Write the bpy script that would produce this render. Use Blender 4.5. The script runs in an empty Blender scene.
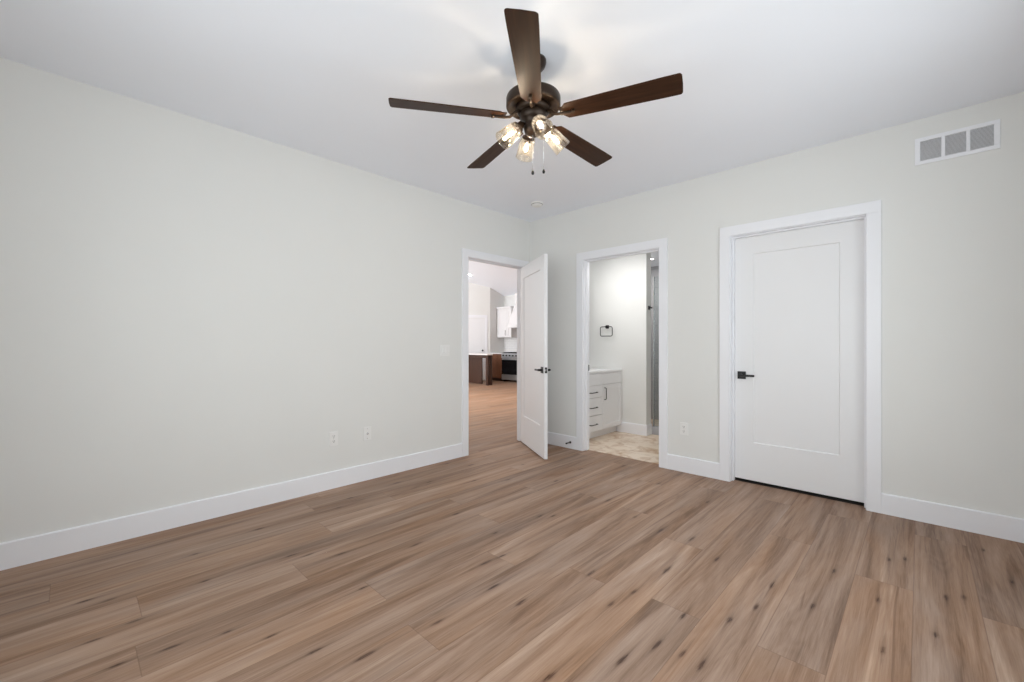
import bpy, bmesh, math, random
from mathutils import Vector, Matrix
import numpy as np

random.seed(7)
scene = bpy.context.scene
COL = scene.collection
PI = math.pi
R = math.radians

# ------------------------------------------------------------------ camera
W_PX = 1024.0
F_PX, YAW = 425.573, 43.804
CAM = Vector((3.547, -4.021, 1.209))
cd = bpy.data.cameras.new('camera')
cam = bpy.data.objects.new('camera', cd)
COL.objects.link(cam)
cam.location = CAM
cam.rotation_euler = (R(90), 0, R(YAW))
cd.sensor_fit = 'HORIZONTAL'
cd.sensor_width = 36.0
cd.lens = F_PX / W_PX * 36.0
cd.shift_y = 2.687 / W_PX
cd.clip_start = 0.02
scene.camera = cam

# ------------------------------------------------------------------ world, light, exposure
world = bpy.data.worlds.new('daylight')
scene.world = world
world.use_nodes = True
wn = world.node_tree.nodes
wn['Background'].inputs[0].default_value = (0.97, 0.985, 1.0, 1)
wn['Background'].inputs[1].default_value = 2.5
vs = scene.view_settings
vs.view_transform = 'Standard'
vs.look = 'None'
vs.exposure = -0.08
vs.gamma = 1.0
vs.use_curve_mapping = False
cy = scene.cycles
cy.max_bounces = 12
cy.diffuse_bounces = 8
cy.glossy_bounces = 5
cy.transmission_bounces = 8
cy.transparent_max_bounces = 16
cy.sample_clamp_indirect = 6.0
cy.caustics_reflective = False
cy.caustics_refractive = False

H = 2.74                     # bedroom ceiling
ROOM_X, ROOM_Y = 4.07, -4.55  # right wall, front wall (behind the camera)


def area(name, loc, target, sx, sy, energy, col=(1, 1, 1), spread=180):
    ld = bpy.data.lights.new(name, 'AREA')
    ld.shape = 'RECTANGLE'
    ld.size, ld.size_y = sx, sy
    ld.energy = energy
    ld.color = col
    ld.spread = R(spread)
    o = bpy.data.objects.new(name, ld)
    COL.objects.link(o)
    o.location = loc
    d = Vector(target) - Vector(loc)
    o.rotation_euler = d.to_track_quat('-Z', 'Y').to_euler()
    return o


DAY = (0.97, 0.985, 1.0)
# daylight through two unseen windows behind the camera, sized to even the light
area('daylight_window', (2.45, ROOM_Y - 0.3, 1.42), (2.45, 0, 1.42), 2.6, 1.8, 46, DAY)
area('daylight_window', (ROOM_X + 0.3, -2.25, 1.42), (0, -2.25, 1.42), 2.9, 1.8, 40, DAY)
# added area lamp standing in for great room daylight, no window is built
area('great_room_daylight_fill', (-6.3, -1.5, 1.9), (-5.5, 6, 1.6), 4.0, 2.2, 440, (0.97, 0.985, 1.0))
area('great_room_floor_fill', (-3.6, 2.2, 3.9), (-3.6, 2.2, 0), 3.0, 3.0, 150, (1.0, 0.82, 0.60), 110)  # added overhead panel that brightens and warms the floor, no fixtures behind it
# bathroom vanity light on the wall over the mirror
area('vanity_light', (0.16, 0.60, 2.10), (1.2, 0.6, 1.5), 0.14, 0.7, 3.5, (1.0, 0.98, 0.96))
area('bathroom_fill', (0.92, 0.48, 2.42), (0.92, 0.48, 0), 0.9, 0.5, 12, (1.0, 0.98, 0.96))  # added unseen panel overhead, evens out the bathroom light
# shower downlight
area('shower_light', (0.73, 1.85, 2.425), (0.73, 1.85, 0), 0.13, 0.13, 10.0, (1.0, 0.97, 0.93))


# ------------------------------------------------------------------ materials
def lin(r, g, b):
    f = lambda c: (c / 255 / 12.92) if c / 255 <= 0.04045 else ((c / 255 + 0.055) / 1.055) ** 2.4
    return (f(r), f(g), f(b), 1)


def mat(name, col, rough=0.5, metal=0.0, noise=0.0, nscale=30, bump=0.0, bscale=200, spec=0.5, coat=0.0):
    m = bpy.data.materials.new(name)
    m.use_nodes = True
    nt = m.node_tree
    b = nt.nodes['Principled BSDF']
    b.inputs['Base Color'].default_value = col
    b.inputs['Roughness'].default_value = rough
    b.inputs['Metallic'].default_value = metal
    b.inputs['Specular IOR Level'].default_value = spec
    b.inputs['Coat Weight'].default_value = coat
    tc = nt.nodes.new('ShaderNodeTexCoord')
    if noise > 0:
        n = nt.nodes.new('ShaderNodeTexNoise')
        n.inputs['Scale'].default_value = nscale
        n.inputs['Detail'].default_value = 4
        nt.links.new(tc.outputs['Object'], n.inputs['Vector'])
        mx = nt.nodes.new('ShaderNodeMix')
        mx.data_type = 'RGBA'
        mx.inputs[6].default_value = tuple(c * (1 - noise) for c in col[:3]) + (1,)
        mx.inputs[7].default_value = tuple(min(1, c * (1 + noise)) for c in col[:3]) + (1,)
        nt.links.new(n.outputs['Fac'], mx.inputs[0])
        nt.links.new(mx.outputs[2], b.inputs['Base Color'])
    if bump > 0:
        n2 = nt.nodes.new('ShaderNodeTexNoise')
        n2.inputs['Scale'].default_value = bscale
        n2.inputs['Detail'].default_value = 3
        nt.links.new(tc.outputs['Object'], n2.inputs['Vector'])
        bp = nt.nodes.new('ShaderNodeBump')
        bp.inputs['Strength'].default_value = bump
        bp.inputs['Distance'].default_value = 0.002
        nt.links.new(n2.outputs['Fac'], bp.inputs['Height'])
        nt.links.new(bp.outputs['Normal'], b.inputs['Normal'])
    return m


M = {}
M['wall'] = mat('wall_paint', (0.746, 0.750, 0.735, 1), 0.75, noise=0.012, nscale=3, bump=0.05, bscale=160, spec=0.25)
M['ceiling'] = mat('ceiling_paint', (0.875, 0.905, 0.965, 1), 0.9, noise=0.012, nscale=2, bump=0.06, bscale=120, spec=0.15)
M['trim'] = mat('trim_paint', (0.83, 0.84, 0.875, 1), 0.4, noise=0.006, nscale=4, spec=0.4)
M['door'] = mat('door_paint', (0.79, 0.795, 0.81, 1), 0.42, noise=0.006, nscale=4, spec=0.4)
M['white'] = mat('white_plastic', (0.80, 0.80, 0.79, 1), 0.35, noise=0.005)
M['slot'] = mat('dark_slot', (0.12, 0.12, 0.12, 1), 0.6, noise=0.02)
M['black'] = mat('black_metal', (0.012, 0.012, 0.013, 1), 0.38, metal=0.3, noise=0.05)
M['chrome'] = mat('chrome', (0.72, 0.73, 0.75, 1), 0.15, metal=1.0, noise=0.02)
M['steel'] = mat('stainless_steel', (0.52, 0.54, 0.57, 1), 0.32, metal=0.85, noise=0.03, nscale=80)
M['oven_glass'] = mat('black_oven_glass', (0.008, 0.008, 0.01, 1), 0.12, noise=0.02)
M['cab_white'] = mat('white_cabinet_paint', (0.78, 0.78, 0.79, 1), 0.4, noise=0.008)
M['quartz'] = mat('white_quartz', (0.72, 0.72, 0.73, 1), 0.25, noise=0.05, nscale=12)
M['grey_wall'] = M['wall']
M['vent_shade'] = mat('vent_shade_grey', (0.38, 0.38, 0.38, 1), 0.8, noise=0.03)
M['bronze'] = mat('oil_rubbed_bronze', (0.028, 0.016, 0.009, 1), 0.38, metal=0.4, spec=0.35, noise=0.15, nscale=40)
M['rubber'] = mat('black_rubber', (0.015, 0.015, 0.015, 1), 0.7, noise=0.03)


def wood(name, dark, light, axis='X', scale=1.0, rough=0.4, spec=0.4):
    m = bpy.data.materials.new(name)
    m.use_nodes = True
    nt = m.node_tree
    b = nt.nodes['Principled BSDF']
    b.inputs['Roughness'].default_value = rough
    b.inputs['Specular IOR Level'].default_value = spec
    tc = nt.nodes.new('ShaderNodeTexCoord')
    mp = nt.nodes.new('ShaderNodeMapping')
    s = {'X': (1.5, 22, 22), 'Y': (22, 1.5, 22), 'Z': (22, 22, 1.5)}[axis]
    mp.inputs['Scale'].default_value = tuple(c * scale for c in s)
    nt.links.new(tc.outputs['Object'], mp.inputs['Vector'])
    n = nt.nodes.new('ShaderNodeTexNoise')
    n.inputs['Scale'].default_value = 2.0
    n.inputs['Detail'].default_value = 6
    n.inputs['Distortion'].default_value = 0.6
    nt.links.new(mp.outputs[0], n.inputs['Vector'])
    cr = nt.nodes.new('ShaderNodeValToRGB')
    cr.color_ramp.elements[0].position = 0.3
    cr.color_ramp.elements[0].color = dark
    cr.color_ramp.elements[1].position = 0.7
    cr.color_ramp.elements[1].color = light
    nt.links.new(n.outputs['Fac'], cr.inputs['Fac'])
    nt.links.new(cr.outputs['Color'], b.inputs['Base Color'])
    return m


M['blade'] = wood('walnut_blade', (0.020, 0.0082, 0.0040, 1), (0.046, 0.0195, 0.0092, 1), 'X', 1.0, 0.42, 0.13)
M['brown_cab'] = wood('brown_stained_wood', (0.11, 0.042, 0.019, 1), (0.20, 0.082, 0.040, 1), 'Z', 0.5, 0.42)
M['dark_cab'] = wood('dark_stained_wood', (0.030, 0.011, 0.005, 1), (0.055, 0.020, 0.009, 1), 'Z', 0.5, 0.42)


def tile_mat(name, col1, col2, mortar, w, h, plane='XY', blotch=None, rough=0.35, offset=0.5, msize=0.004):
    m = bpy.data.materials.new(name)
    m.use_nodes = True
    nt = m.node_tree
    b = nt.nodes['Principled BSDF']
    b.inputs['Roughness'].default_value = rough
    tc = nt.nodes.new('ShaderNodeTexCoord')
    vec = tc.outputs['Object']
    if plane != 'XY':
        sp = nt.nodes.new('ShaderNodeSeparateXYZ')
        cb = nt.nodes.new('ShaderNodeCombineXYZ')
        nt.links.new(vec, sp.inputs[0])
        nt.links.new(sp.outputs[0 if plane == 'XZ' else 1], cb.inputs[0])
        nt.links.new(sp.outputs[2], cb.inputs[1])
        vec = cb.outputs[0]
    br = nt.nodes.new('ShaderNodeTexBrick')
    br.offset = offset
    br.inputs['Scale'].default_value = 1.0
    br.inputs['Brick Width'].default_value = w
    br.inputs['Row Height'].default_value = h
    br.inputs['Mortar Size'].default_value = msize
    br.inputs['Color1'].default_value = col1
    br.inputs['Color2'].default_value = col2
    br.inputs['Mortar'].default_value = mortar
    nt.links.new(vec, br.inputs['Vector'])
    out = br.outputs['Color']
    if blotch:
        n = nt.nodes.new('ShaderNodeTexNoise')
        n.inputs['Scale'].default_value = 5
        n.inputs['Detail'].default_value = 7
        n.inputs['Roughness'].default_value = 0.65
        n.inputs['Distortion'].default_value = 1.2
        nt.links.new(tc.outputs['Object'], n.inputs['Vector'])
        cr = nt.nodes.new('ShaderNodeValToRGB')
        cr.color_ramp.elements[0].position = 0.46
        cr.color_ramp.elements[0].color = (0, 0, 0, 1)
        cr.color_ramp.elements[1].position = 0.68
        cr.color_ramp.elements[1].color = (1, 1, 1, 1)
        nt.links.new(n.outputs['Fac'], cr.inputs['Fac'])
        mx = nt.nodes.new('ShaderNodeMix')
        mx.data_type = 'RGBA'
        mx.inputs[7].default_value = blotch
        nt.links.new(cr.outputs['Color'], mx.inputs[0])
        nt.links.new(out, mx.inputs[6])
        out = mx.outputs[2]
    nt.links.new(out, b.inputs['Base Color'])
    return m


M['bath_tile'] = tile_mat('travertine_tile', (0.78, 0.66, 0.54, 1), (0.71, 0.59, 0.47, 1), (0.58, 0.48, 0.38, 1), 0.6, 0.3,
                          'XY', (0.46, 0.28, 0.15, 1))
M['shower_tile'] = tile_mat('grey_shower_tile', (0.42, 0.42, 0.44, 1), (0.46, 0.46, 0.48, 1), (0.33, 0.33, 0.34, 1), 0.6, 0.3, 'XZ')
M['subway'] = tile_mat('white_subway_tile', (0.74, 0.74, 0.74, 1), (0.76, 0.76, 0.76, 1), (0.60, 0.60, 0.60, 1), 0.2, 0.075, 'XZ')


def emis(name, col, strength):
    m = bpy.data.materials.new(name)
    m.use_nodes = True
    nt = m.node_tree
    b = nt.nodes['Principled BSDF']
    b.inputs['Base Color'].default_value = (0.9, 0.9, 0.9, 1)
    b.inputs['Emission Color'].default_value = col
    b.inputs['Emission Strength'].default_value = strength
    return m


M['filament'] = emis('glowing_filament', (1.0, 0.93, 0.85, 1), 490)
M['downlight'] = emis('downlight_lens', (1.0, 0.96, 0.9, 1), 25)


def clear_glass(name, tint, translucent=0.0, gloss=0.08, bump=0.0):
    m = bpy.data.materials.new(name)
    m.use_nodes = True
    nt = m.node_tree
    nt.nodes.remove(nt.nodes['Principled BSDF'])
    out = nt.nodes['Material Output']
    tr = nt.nodes.new('ShaderNodeBsdfTransparent')
    tr.inputs[0].default_value = tint
    gl = nt.nodes.new('ShaderNodeBsdfGlossy')
    gl.inputs['Roughness'].default_value = 0.05
    lw = nt.nodes.new('ShaderNodeLayerWeight')
    lw.inputs['Blend'].default_value = 0.25
    mr = nt.nodes.new('ShaderNodeMapRange')
    mr.inputs['To Min'].default_value = gloss * 0.5
    mr.inputs['To Max'].default_value = min(0.9, gloss * 6)
    nt.links.new(lw.outputs['Facing'], mr.inputs['Value'])
    mx = nt.nodes.new('ShaderNodeMixShader')
    nt.links.new(mr.outputs[0], mx.inputs[0])
    nt.links.new(tr.outputs[0], mx.inputs[1])
    nt.links.new(gl.outputs[0], mx.inputs[2])
    last = mx.outputs[0]
    if translucent > 0:
        tl = nt.nodes.new('ShaderNodeBsdfTranslucent')
        tl.inputs[0].default_value = (0.95, 0.9, 0.82, 1)
        m2 = nt.nodes.new('ShaderNodeMixShader')
        # seeds and facets in the glass scatter a little more in places; more glass is crossed near the silhouette
        n = nt.nodes.new('ShaderNodeTexNoise')
        n.inputs['Scale'].default_value = 90
        n.inputs['Detail'].default_value = 2
        tc = nt.nodes.new('ShaderNodeTexCoord')
        nt.links.new(tc.outputs['Object'], n.inputs['Vector'])
        ad = nt.nodes.new('ShaderNodeMath')
        ad.operation = 'MULTIPLY_ADD'
        ad.inputs[1].default_value = translucent * 0.9
        ad.inputs[2].default_value = translucent * 0.3
        nt.links.new(n.outputs['Fac'], ad.inputs[0])
        a2 = nt.nodes.new('ShaderNodeMath')
        a2.operation = 'MULTIPLY_ADD'
        a2.inputs[1].default_value = translucent * 1.6
        nt.links.new(lw.outputs['Facing'], a2.inputs[0])
        nt.links.new(ad.outputs[0], a2.inputs[2])
        nt.links.new(a2.outputs[0], m2.inputs[0])
        nt.links.new(last, m2.inputs[1])
        nt.links.new(tl.outputs[0], m2.inputs[2])
        last = m2.outputs[0]
    nt.links.new(last, out.inputs['Surface'])
    return m


M['window_glass'] = clear_glass('window_glass', (0.95, 0.97, 0.97, 1))
M['shower_glass'] = clear_glass('shower_glass', (0.90, 0.93, 0.93, 1), gloss=0.06)
M['shade'] = clear_glass('seeded_glass', (0.96, 0.91, 0.83, 1), translucent=0.009, gloss=0.10)
M['bulb'] = clear_glass('bulb_glass', (0.99, 0.97, 0.93, 1), translucent=0.006, gloss=0.05)
M['mirror'] = mat('mirror_silver', (0.85, 0.87, 0.88, 1), 0.03, metal=1.0, noise=0.0)


# ------------------------------------------------------------------ mesh helpers
def add_box(bm, x0, x1, y0, y1, z0, z1, mtx=None):
    vs_ = [Vector((x, y, z)) for x in (x0, x1) for y in (y0, y1) for z in (z0, z1)]
    if mtx is not None:
        vs_ = [mtx @ v for v in vs_]
    v = [bm.verts.new(p) for p in vs_]
    fs = [(0, 1, 3, 2), (4, 6, 7, 5), (0, 4, 5, 1), (2, 3, 7, 6), (0, 2, 6, 4), (1, 5, 7, 3)]
    return [bm.faces.new([v[i] for i in f]) for f in fs]


def add_lathe(bm, prof, segs=32, mtx=None, cap=True):
    """prof: (radius, z) list, turned about z."""
    rings = []
    for r, z in prof:
        ring = []
        for i in range(segs):
            a = 2 * PI * i / segs
            p = Vector((r * math.cos(a), r * math.sin(a), z))
            ring.append(bm.verts.new(mtx @ p if mtx is not None else p))
        rings.append(ring)
    for a, b in zip(rings, rings[1:]):
        for i in range(segs):
            j = (i + 1) % segs
            f = bm.faces.new((a[i], a[j], b[j], b[i]))
            f.smooth = True
    if cap:
        for ring in (rings[0], rings[-1]):
            try:
                bm.faces.new(ring)
            except ValueError:
                pass


def add_tube(bm, pts, r, segs=10, cap=True):
    pts = [Vector(p) for p in pts]
    rings = []
    n = len(pts)
    prev_u = None
    for i, p in enumerate(pts):
        t = (pts[min(i + 1, n - 1)] - pts[max(i - 1, 0)]).normalized()
        ref = Vector((0, 0, 1)) if abs(t.z) < 0.9 else Vector((1, 0, 0))
        u = t.cross(ref).normalized() if prev_u is None else (prev_u - t * prev_u.dot(t)).normalized()
        prev_u = u
        w = t.cross(u).normalized()
        rr = r[i] if isinstance(r, (list, tuple)) else r
        rings.append([bm.verts.new(p + (u * math.cos(2 * PI * k / segs) + w * math.sin(2 * PI * k / segs)) * rr) for k in range(segs)])
    for a, b in zip(rings, rings[1:]):
        for k in range(segs):
            j = (k + 1) % segs
            f = bm.faces.new((a[k], a[j], b[j], b[k]))
            f.smooth = True
    if cap:
        bm.faces.new(rings[0])
        bm.faces.new(rings[-1])


def frame_matrix(origin, xdir, ydir, zdir):
    m = Matrix.Identity(4)
    for i, d in enumerate((xdir, ydir, zdir)):
        for j in range(3):
            m[j][i] = d[j]
    for j in range(3):
        m[j][3] = origin[j]
    return m


def dir_matrix(origin, axis):
    z = Vector(axis).normalized()
    ref = Vector((0, 0, 1)) if abs(z.z) < 0.95 else Vector((1, 0, 0))
    x = ref.cross(z).normalized()
    y = z.cross(x)
    return frame_matrix(Vector(origin), x, y, z)


def obj(name, bm, material, parent=None, bevel=0.0, segs=2, smooth=False, pivot=None):
    bmesh.ops.recalc_face_normals(bm, faces=bm.faces[:])
    me = bpy.data.meshes.new(name)
    if pivot is not None:
        bmesh.ops.translate(bm, verts=bm.verts[:], vec=-Vector(pivot))
    bm.to_mesh(me)
    bm.free()
    me.materials.append(M[material] if isinstance(material, str) else material)
    o = bpy.data.objects.new(name, me)
    COL.objects.link(o)
    if pivot is not None:
        o.location = pivot
    if parent is not None:
        o.parent = parent
    if bevel > 0:
        b = o.modifiers.new('bevel', 'BEVEL')
        b.width = bevel
        b.segments = segs
        b.limit_method = 'ANGLE'
        b.angle_limit = R(40)
        b.harden_normals = False
    if smooth:
        for p in me.polygons:
            p.use_smooth = True
    return o


def box(name, b, material, parent=None, bevel=0.0, mtx=None):
    bm = bmesh.new()
    add_box(bm, *b, mtx=mtx)
    return obj(name, bm, material, parent, bevel)


def boxes(name, lst, material, parent=None, bevel=0.0, mtx=None):
    bm = bmesh.new()
    for b in lst:
        add_box(bm, *b, mtx=mtx)
    return obj(name, bm, material, parent, bevel)


def tag(o, label, cat, group=None, kind=None):
    o['label'] = label
    o['category'] = cat
    if group:
        o['group'] = group
    if kind:
        o['kind'] = kind
    return o


def thing(name, loc, label, cat, group=None, rot=(0, 0, 0)):
    o = bpy.data.objects.new(name, None)
    o.empty_display_size = 0.05
    COL.objects.link(o)
    o.location = loc
    o.rotation_euler = rot
    return tag(o, label, cat, group)


def struct(o):
    o['kind'] = 'structure'
    return o


# ------------------------------------------------------------------ floor of wood planks
PW, PL = 0.2238, 1.825       # plank width and length
X0S = 0.390                  # a seam
JOINT = {0: -2.258, 1: -2.85, 2: -1.97, 3: -3.17, 4: -3.836, 5: -1.155, 6: -0.512, 7: -1.184, 8: -2.148, 9: -1.445,
         10: -2.104, 11: -0.935, 12: -0.285, 13: -1.163, 14: -0.306, 15: -1.22}


def px_floor(u, v):
    y = R(YAW)
    f = Vector((-math.sin(y), math.cos(y)))
    r = Vector((math.cos(y), math.sin(y)))
    d = CAM.z * F_PX / (v - 343.687)
    p = Vector((CAM.x, CAM.y)) + f * d + r * d * (u - 512) / F_PX
    return p.x, p.y


# knots in the boards: where they lie on the floor (found from the photo), half-width, half-length, strength
KN = [(85, 601, .9), (109, 600, .7), (205, 581, .8), (135, 621, .7), (92, 641, .5), (117, 665, .7), (172, 647, .9), (195, 554, .6),
      (227, 632, .5), (291, 555.5, .7), (308, 555, .7), (340, 554, .9), (416, 544.5, .9), (363, 588, .6), (271, 636, .5), (315, 651, .7),
      (365, 656, 1.3), (486, 562.5, 1.0), (502, 556, .7), (493.5, 587, .9), (437, 622.5, .5), (521, 602.5, 1.0), (591, 573, .8),
      (667, 570, 1.4), (634, 592, .8), (611, 604, .8), (622, 660, 1.0), (657, 644.5, .8), (683, 616, .8), (729.5, 620, 1.0), (756, 607, .7),
      (682, 654, .5), (702, 665, .8), (717, 559, 1.0), (549, 677, 1.0), (834, 571, .7), (812.5, 606, .8), (878, 600, .6), (889, 559.5, .7),
      (905, 559, .7), (946, 597.5, .8), (964, 597.5, .8), (936, 635, .8), (772, 585, .7), (883, 650, .5), (983, 550, .6), (1012, 582, .6),
      (259, 529, 1.1), (350, 498, .8), (339, 507.5, .6), (397, 482.8, .7), (429, 482, .8), (471, 465, .9), (447, 463.7, .7), (474, 480.7, .7),
      (456, 514, .9), (495, 533, .6), (540, 516, .6), (553, 516, .7), (556, 481, .9), (508, 479.7, .7), (522.6, 464.6, .6), (580.5, 469, .7),
      (623.5, 466, .7), (608, 500.4, .8), (658.6, 483.6, .6), (707.5, 502, .8), (635, 517, .6), (660.6, 530.5, 1.2), (692, 539, .9)]
knots = []
rk = random.Random(3)
for u, v, s in KN:
    x, y = px_floor(u, v)
    knots.append((x, y, 0.0066 * (0.7 + 0.5 * s), 0.026 * (0.6 + 0.6 * s) * rk.uniform(0.7, 1.2), min(1.0, 0.75 + 0.2 * s), rk.uniform(0.12, 0.35), rk.uniform(-0.04, 0.04)))
for i in range(60):          # boards of the great room
    knots.append((rk.uniform(-7, -0.2), rk.uniform(-1, 5.5), 0.013, 0.04, 0.7, 0.2, 0.0))
kn = np.array(knots)

verts, faces, rnd_v, knot_v, uv_v = [], [], [], [], []


def add_plank(x0, x1, y0, y1, seed, fine, full_x0):
    rr = random.Random(seed)
    a, b = rr.random(), rr.random()
    nx = max(1, int(round((x1 - x0) / 0.007))) if fine else 1
    ny = max(1, int(round((y1 - y0) / 0.014))) if fine else 1
    xs = np.linspace(x0, x1, nx + 1)
    ys = np.linspace(y0, y1, ny + 1)
    gx, gy = np.meshgrid(xs, ys, indexing='ij')
    base = len(verts)
    dark = np.zeros_like(gx)
    if fine:
        sel = kn[(kn[:, 0] > x0 - 0.03) & (kn[:, 0] < x1 + 0.03) & (kn[:, 1] > y0 - 0.5) & (kn[:, 1] < y1 + 0.5)]
        for kx, ky, hw, hl, st, tail, slant in sel:
            dy = gy - ky
            cx = kx + slant * dy
            q = ((gx - cx) / hw) ** 2 + (dy / hl) ** 2
            halo = np.exp(-(((gx - cx) / (hw * 2.6)) ** 2 + (dy / (hl * 3.2)) ** 2)) * 0.16
            core = np.exp(-q ** 1.1) * st * 0.95
            crack = np.exp(-((gx - cx) / (hw * 0.7)) ** 2) * np.exp(-(np.abs(dy) / tail) ** 1.5) * 0.34
            dark = np.maximum(dark, np.minimum(1, core + halo + crack))
    for i in range(nx + 1):
        for j in range(ny + 1):
            verts.append((gx[i, j], gy[i, j], 0.0))
            knot_v.append(float(dark[i, j]))
            rnd_v.append((a, b, rr.random() * 0, 1))
            uv_v.append((gx[i, j] - full_x0, min(gy[i, j] - y0, y1 - gy[i, j])))
    for i in range(nx):
        for j in range(ny):
            p = base + i * (ny + 1) + j
            faces.append((p, p + ny + 1, p + ny + 2, p + 1))


def lay(xa, xb, ya, yb, fine):
    k0 = math.floor((xa - X0S) / PW)
    k1 = math.ceil((xb - X0S) / PW)
    for k in range(k0, k1):
        sx0 = X0S + k * PW
        x0, x1 = max(xa, sx0), min(xb, sx0 + PW)
        if x1 - x0 < 1e-4:
            continue
        j0 = JOINT.get(k, random.Random(k * 17 + 5).uniform(-PL, 0))
        n0 = math.floor((ya - j0) / PL)
        n1 = math.ceil((yb - j0) / PL)
        for n in range(n0, n1):
            y0, y1 = max(ya, j0 + n * PL), min(yb, j0 + (n + 1) * PL)
            if y1 - y0 > 1e-4:
                add_plank(x0, x1, y0, y1, k * 131 + n * 7 + 1000, fine, sx0)


lay(0.0, ROOM_X, ROOM_Y, 0.075, True)
lay(-9.0, 0.0, -1.6, 6.3, False)
me = bpy.data.meshes.new('floor')
me.from_pydata(verts, [], faces)
at = me.attributes.new('plank_random', 'FLOAT_COLOR', 'POINT')
at.data.foreach_set('color', np.array(rnd_v, dtype=np.float32).ravel())
at = me.attributes.new('knot', 'FLOAT', 'POINT')
at.data.foreach_set('value', np.array(knot_v, dtype=np.float32))
at = me.attributes.new('across', 'FLOAT_VECTOR', 'POINT')
at.data.foreach_set('vector', np.array([(a, b, 0) for a, b in uv_v], dtype=np.float32).ravel())
floor = bpy.data.objects.new('floor', me)
COL.objects.link(floor)
struct(floor)


def floor_material():
    m = bpy.data.materials.new('oak_plank_floor')
    m.use_nodes = True
    nt = m.node_tree
    N, L = nt.nodes.new, nt.links.new
    b = nt.nodes['Principled BSDF']
    tc = N('ShaderNodeTexCoord')
    ra = N('ShaderNodeAttribute'); ra.attribute_name = 'plank_random'
    kn_ = N('ShaderNodeAttribute'); kn_.attribute_name = 'knot'
    ac = N('ShaderNodeAttribute'); ac.attribute_name = 'across'
    sep = N('ShaderNodeSeparateColor'); L(ra.outputs['Color'], sep.inputs[0])
    off = N('ShaderNodeCombineXYZ')
    m1 = N('ShaderNodeMath'); m1.operation = 'MULTIPLY'; m1.inputs[1].default_value = 37.0; L(sep.outputs[0], m1.inputs[0])
    m2 = N('ShaderNodeMath'); m2.operation = 'MULTIPLY'; m2.inputs[1].default_value = 53.0; L(sep.outputs[1], m2.inputs[0])
    L(m1.outputs[0], off.inputs[0]); L(m2.outputs[0], off.inputs[1])
    add = N('ShaderNodeVectorMath'); add.operation = 'ADD'
    L(tc.outputs['Object'], add.inputs[0]); L(off.outputs[0], add.inputs[1])

    def noise(sx, sy, detail, dist, rough=0.55):
        mp = N('ShaderNodeMapping'); mp.inputs['Scale'].default_value = (sx, sy, 1)
        L(add.outputs[0], mp.inputs['Vector'])
        n = N('ShaderNodeTexNoise'); n.noise_dimensions = '2D'
        n.inputs['Scale'].default_value = 1.0
        n.inputs['Detail'].default_value = detail
        n.inputs['Distortion'].default_value = dist
        n.inputs['Roughness'].default_value = rough
        L(mp.outputs[0], n.inputs['Vector'])
        return n.outputs['Fac']

    def math_(op, a, bv, c=None):
        x = N('ShaderNodeMath'); x.operation = op
        for i, q in enumerate((a, bv, c)):
            if q is None:
                continue
            if isinstance(q, (int, float)):
                x.inputs[i].default_value = q
            else:
                L(q, x.inputs[i])
        return x.outputs[0]

    broad = noise(9, 0.6, 4, 0.7, 0.6)            # sapwood / heartwood bands
    mid = noise(34, 1.3, 8, 0.5, 0.7)
    fine = noise(260, 6.0, 5, 0.3, 0.75)
    # cathedral figure
    cath = noise(5.5, 0.42, 2, 0.8)
    sw = math_('SINE', math_('MULTIPLY', cath, 75.0), 0)
    v = math_('MULTIPLY_ADD', broad, 0.62, 0.0)
    v = math_('MULTIPLY_ADD', mid, 0.26, v)
    v = math_('MULTIPLY_ADD', fine, 0.22, v)
    v = math_('MULTIPLY_ADD', sw, 0.014, v)
    v = math_('ADD', v, math_('MULTIPLY_ADD', sep.outputs[0], 0.08, -0.055))
    cr = N('ShaderNodeValToRGB')
    e = cr.color_ramp.elements
    e[0].position = 0.36; e[0].color = FLOOR_C[0]
    e[1].position = 0.76; e[1].color = FLOOR_C[3]
    k = e.new(0.48); k.color = FLOOR_C[1]
    k = e.new(0.60); k.color = FLOOR_C[2]
    L(v, cr.inputs['Fac'])
    # dark mineral streaks
    st = noise(26, 0.75, 3, 1.0, 0.5)
    smr = N('ShaderNodeMapRange'); smr.inputs['From Min'].default_value = 0.66; smr.inputs['From Max'].default_value = 0.76
    L(st, smr.inputs['Value'])
    stf = math_('MULTIPLY', smr.outputs[0], 0.40)
    mx = N('ShaderNodeMix'); mx.data_type = 'RGBA'
    mx.inputs[7].default_value = FLOOR_C[4]
    L(stf, mx.inputs[0]); L(cr.outputs['Color'], mx.inputs[6])
    # knots
    brk = noise(170, 14, 4, 0.8)
    kf = math_('MULTIPLY', kn_.outputs['Fac'], math_('MULTIPLY_ADD', brk, 1.7, 0.10))
    kf = math_('MINIMUM', kf, 0.93)
    mk = N('ShaderNodeMix'); mk.data_type = 'RGBA'
    mk.inputs[7].default_value = FLOOR_C[5]
    L(kf, mk.inputs[0]); L(mx.outputs[2], mk.inputs[6])
    # seams
    sx = N('ShaderNodeSeparateXYZ'); L(ac.outputs['Vector'], sx.inputs[0])
    dx = math_('MINIMUM', sx.outputs[0], math_('SUBTRACT', PW, sx.outputs[0]))
    dmin = math_('MINIMUM', dx, sx.outputs[1])
    mr = N('ShaderNodeMapRange'); mr.inputs['From Min'].default_value = 0.0006; mr.inputs['From Max'].default_value = 0.0024
    mr.inputs['To Min'].default_value = 1.0; mr.inputs['To Max'].default_value = 0.0
    L(dmin, mr.inputs['Value'])
    sf = math_('MULTIPLY', mr.outputs[0], 0.38)
    ms = N('ShaderNodeMix'); ms.data_type = 'RGBA'
    ms.inputs[7].default_value = FLOOR_C[4]
    L(sf, ms.inputs[0]); L(mk.outputs[2], ms.inputs[6])
    hs = N('ShaderNodeHueSaturation')
    L(ms.outputs[2], hs.inputs['Color'])
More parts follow.
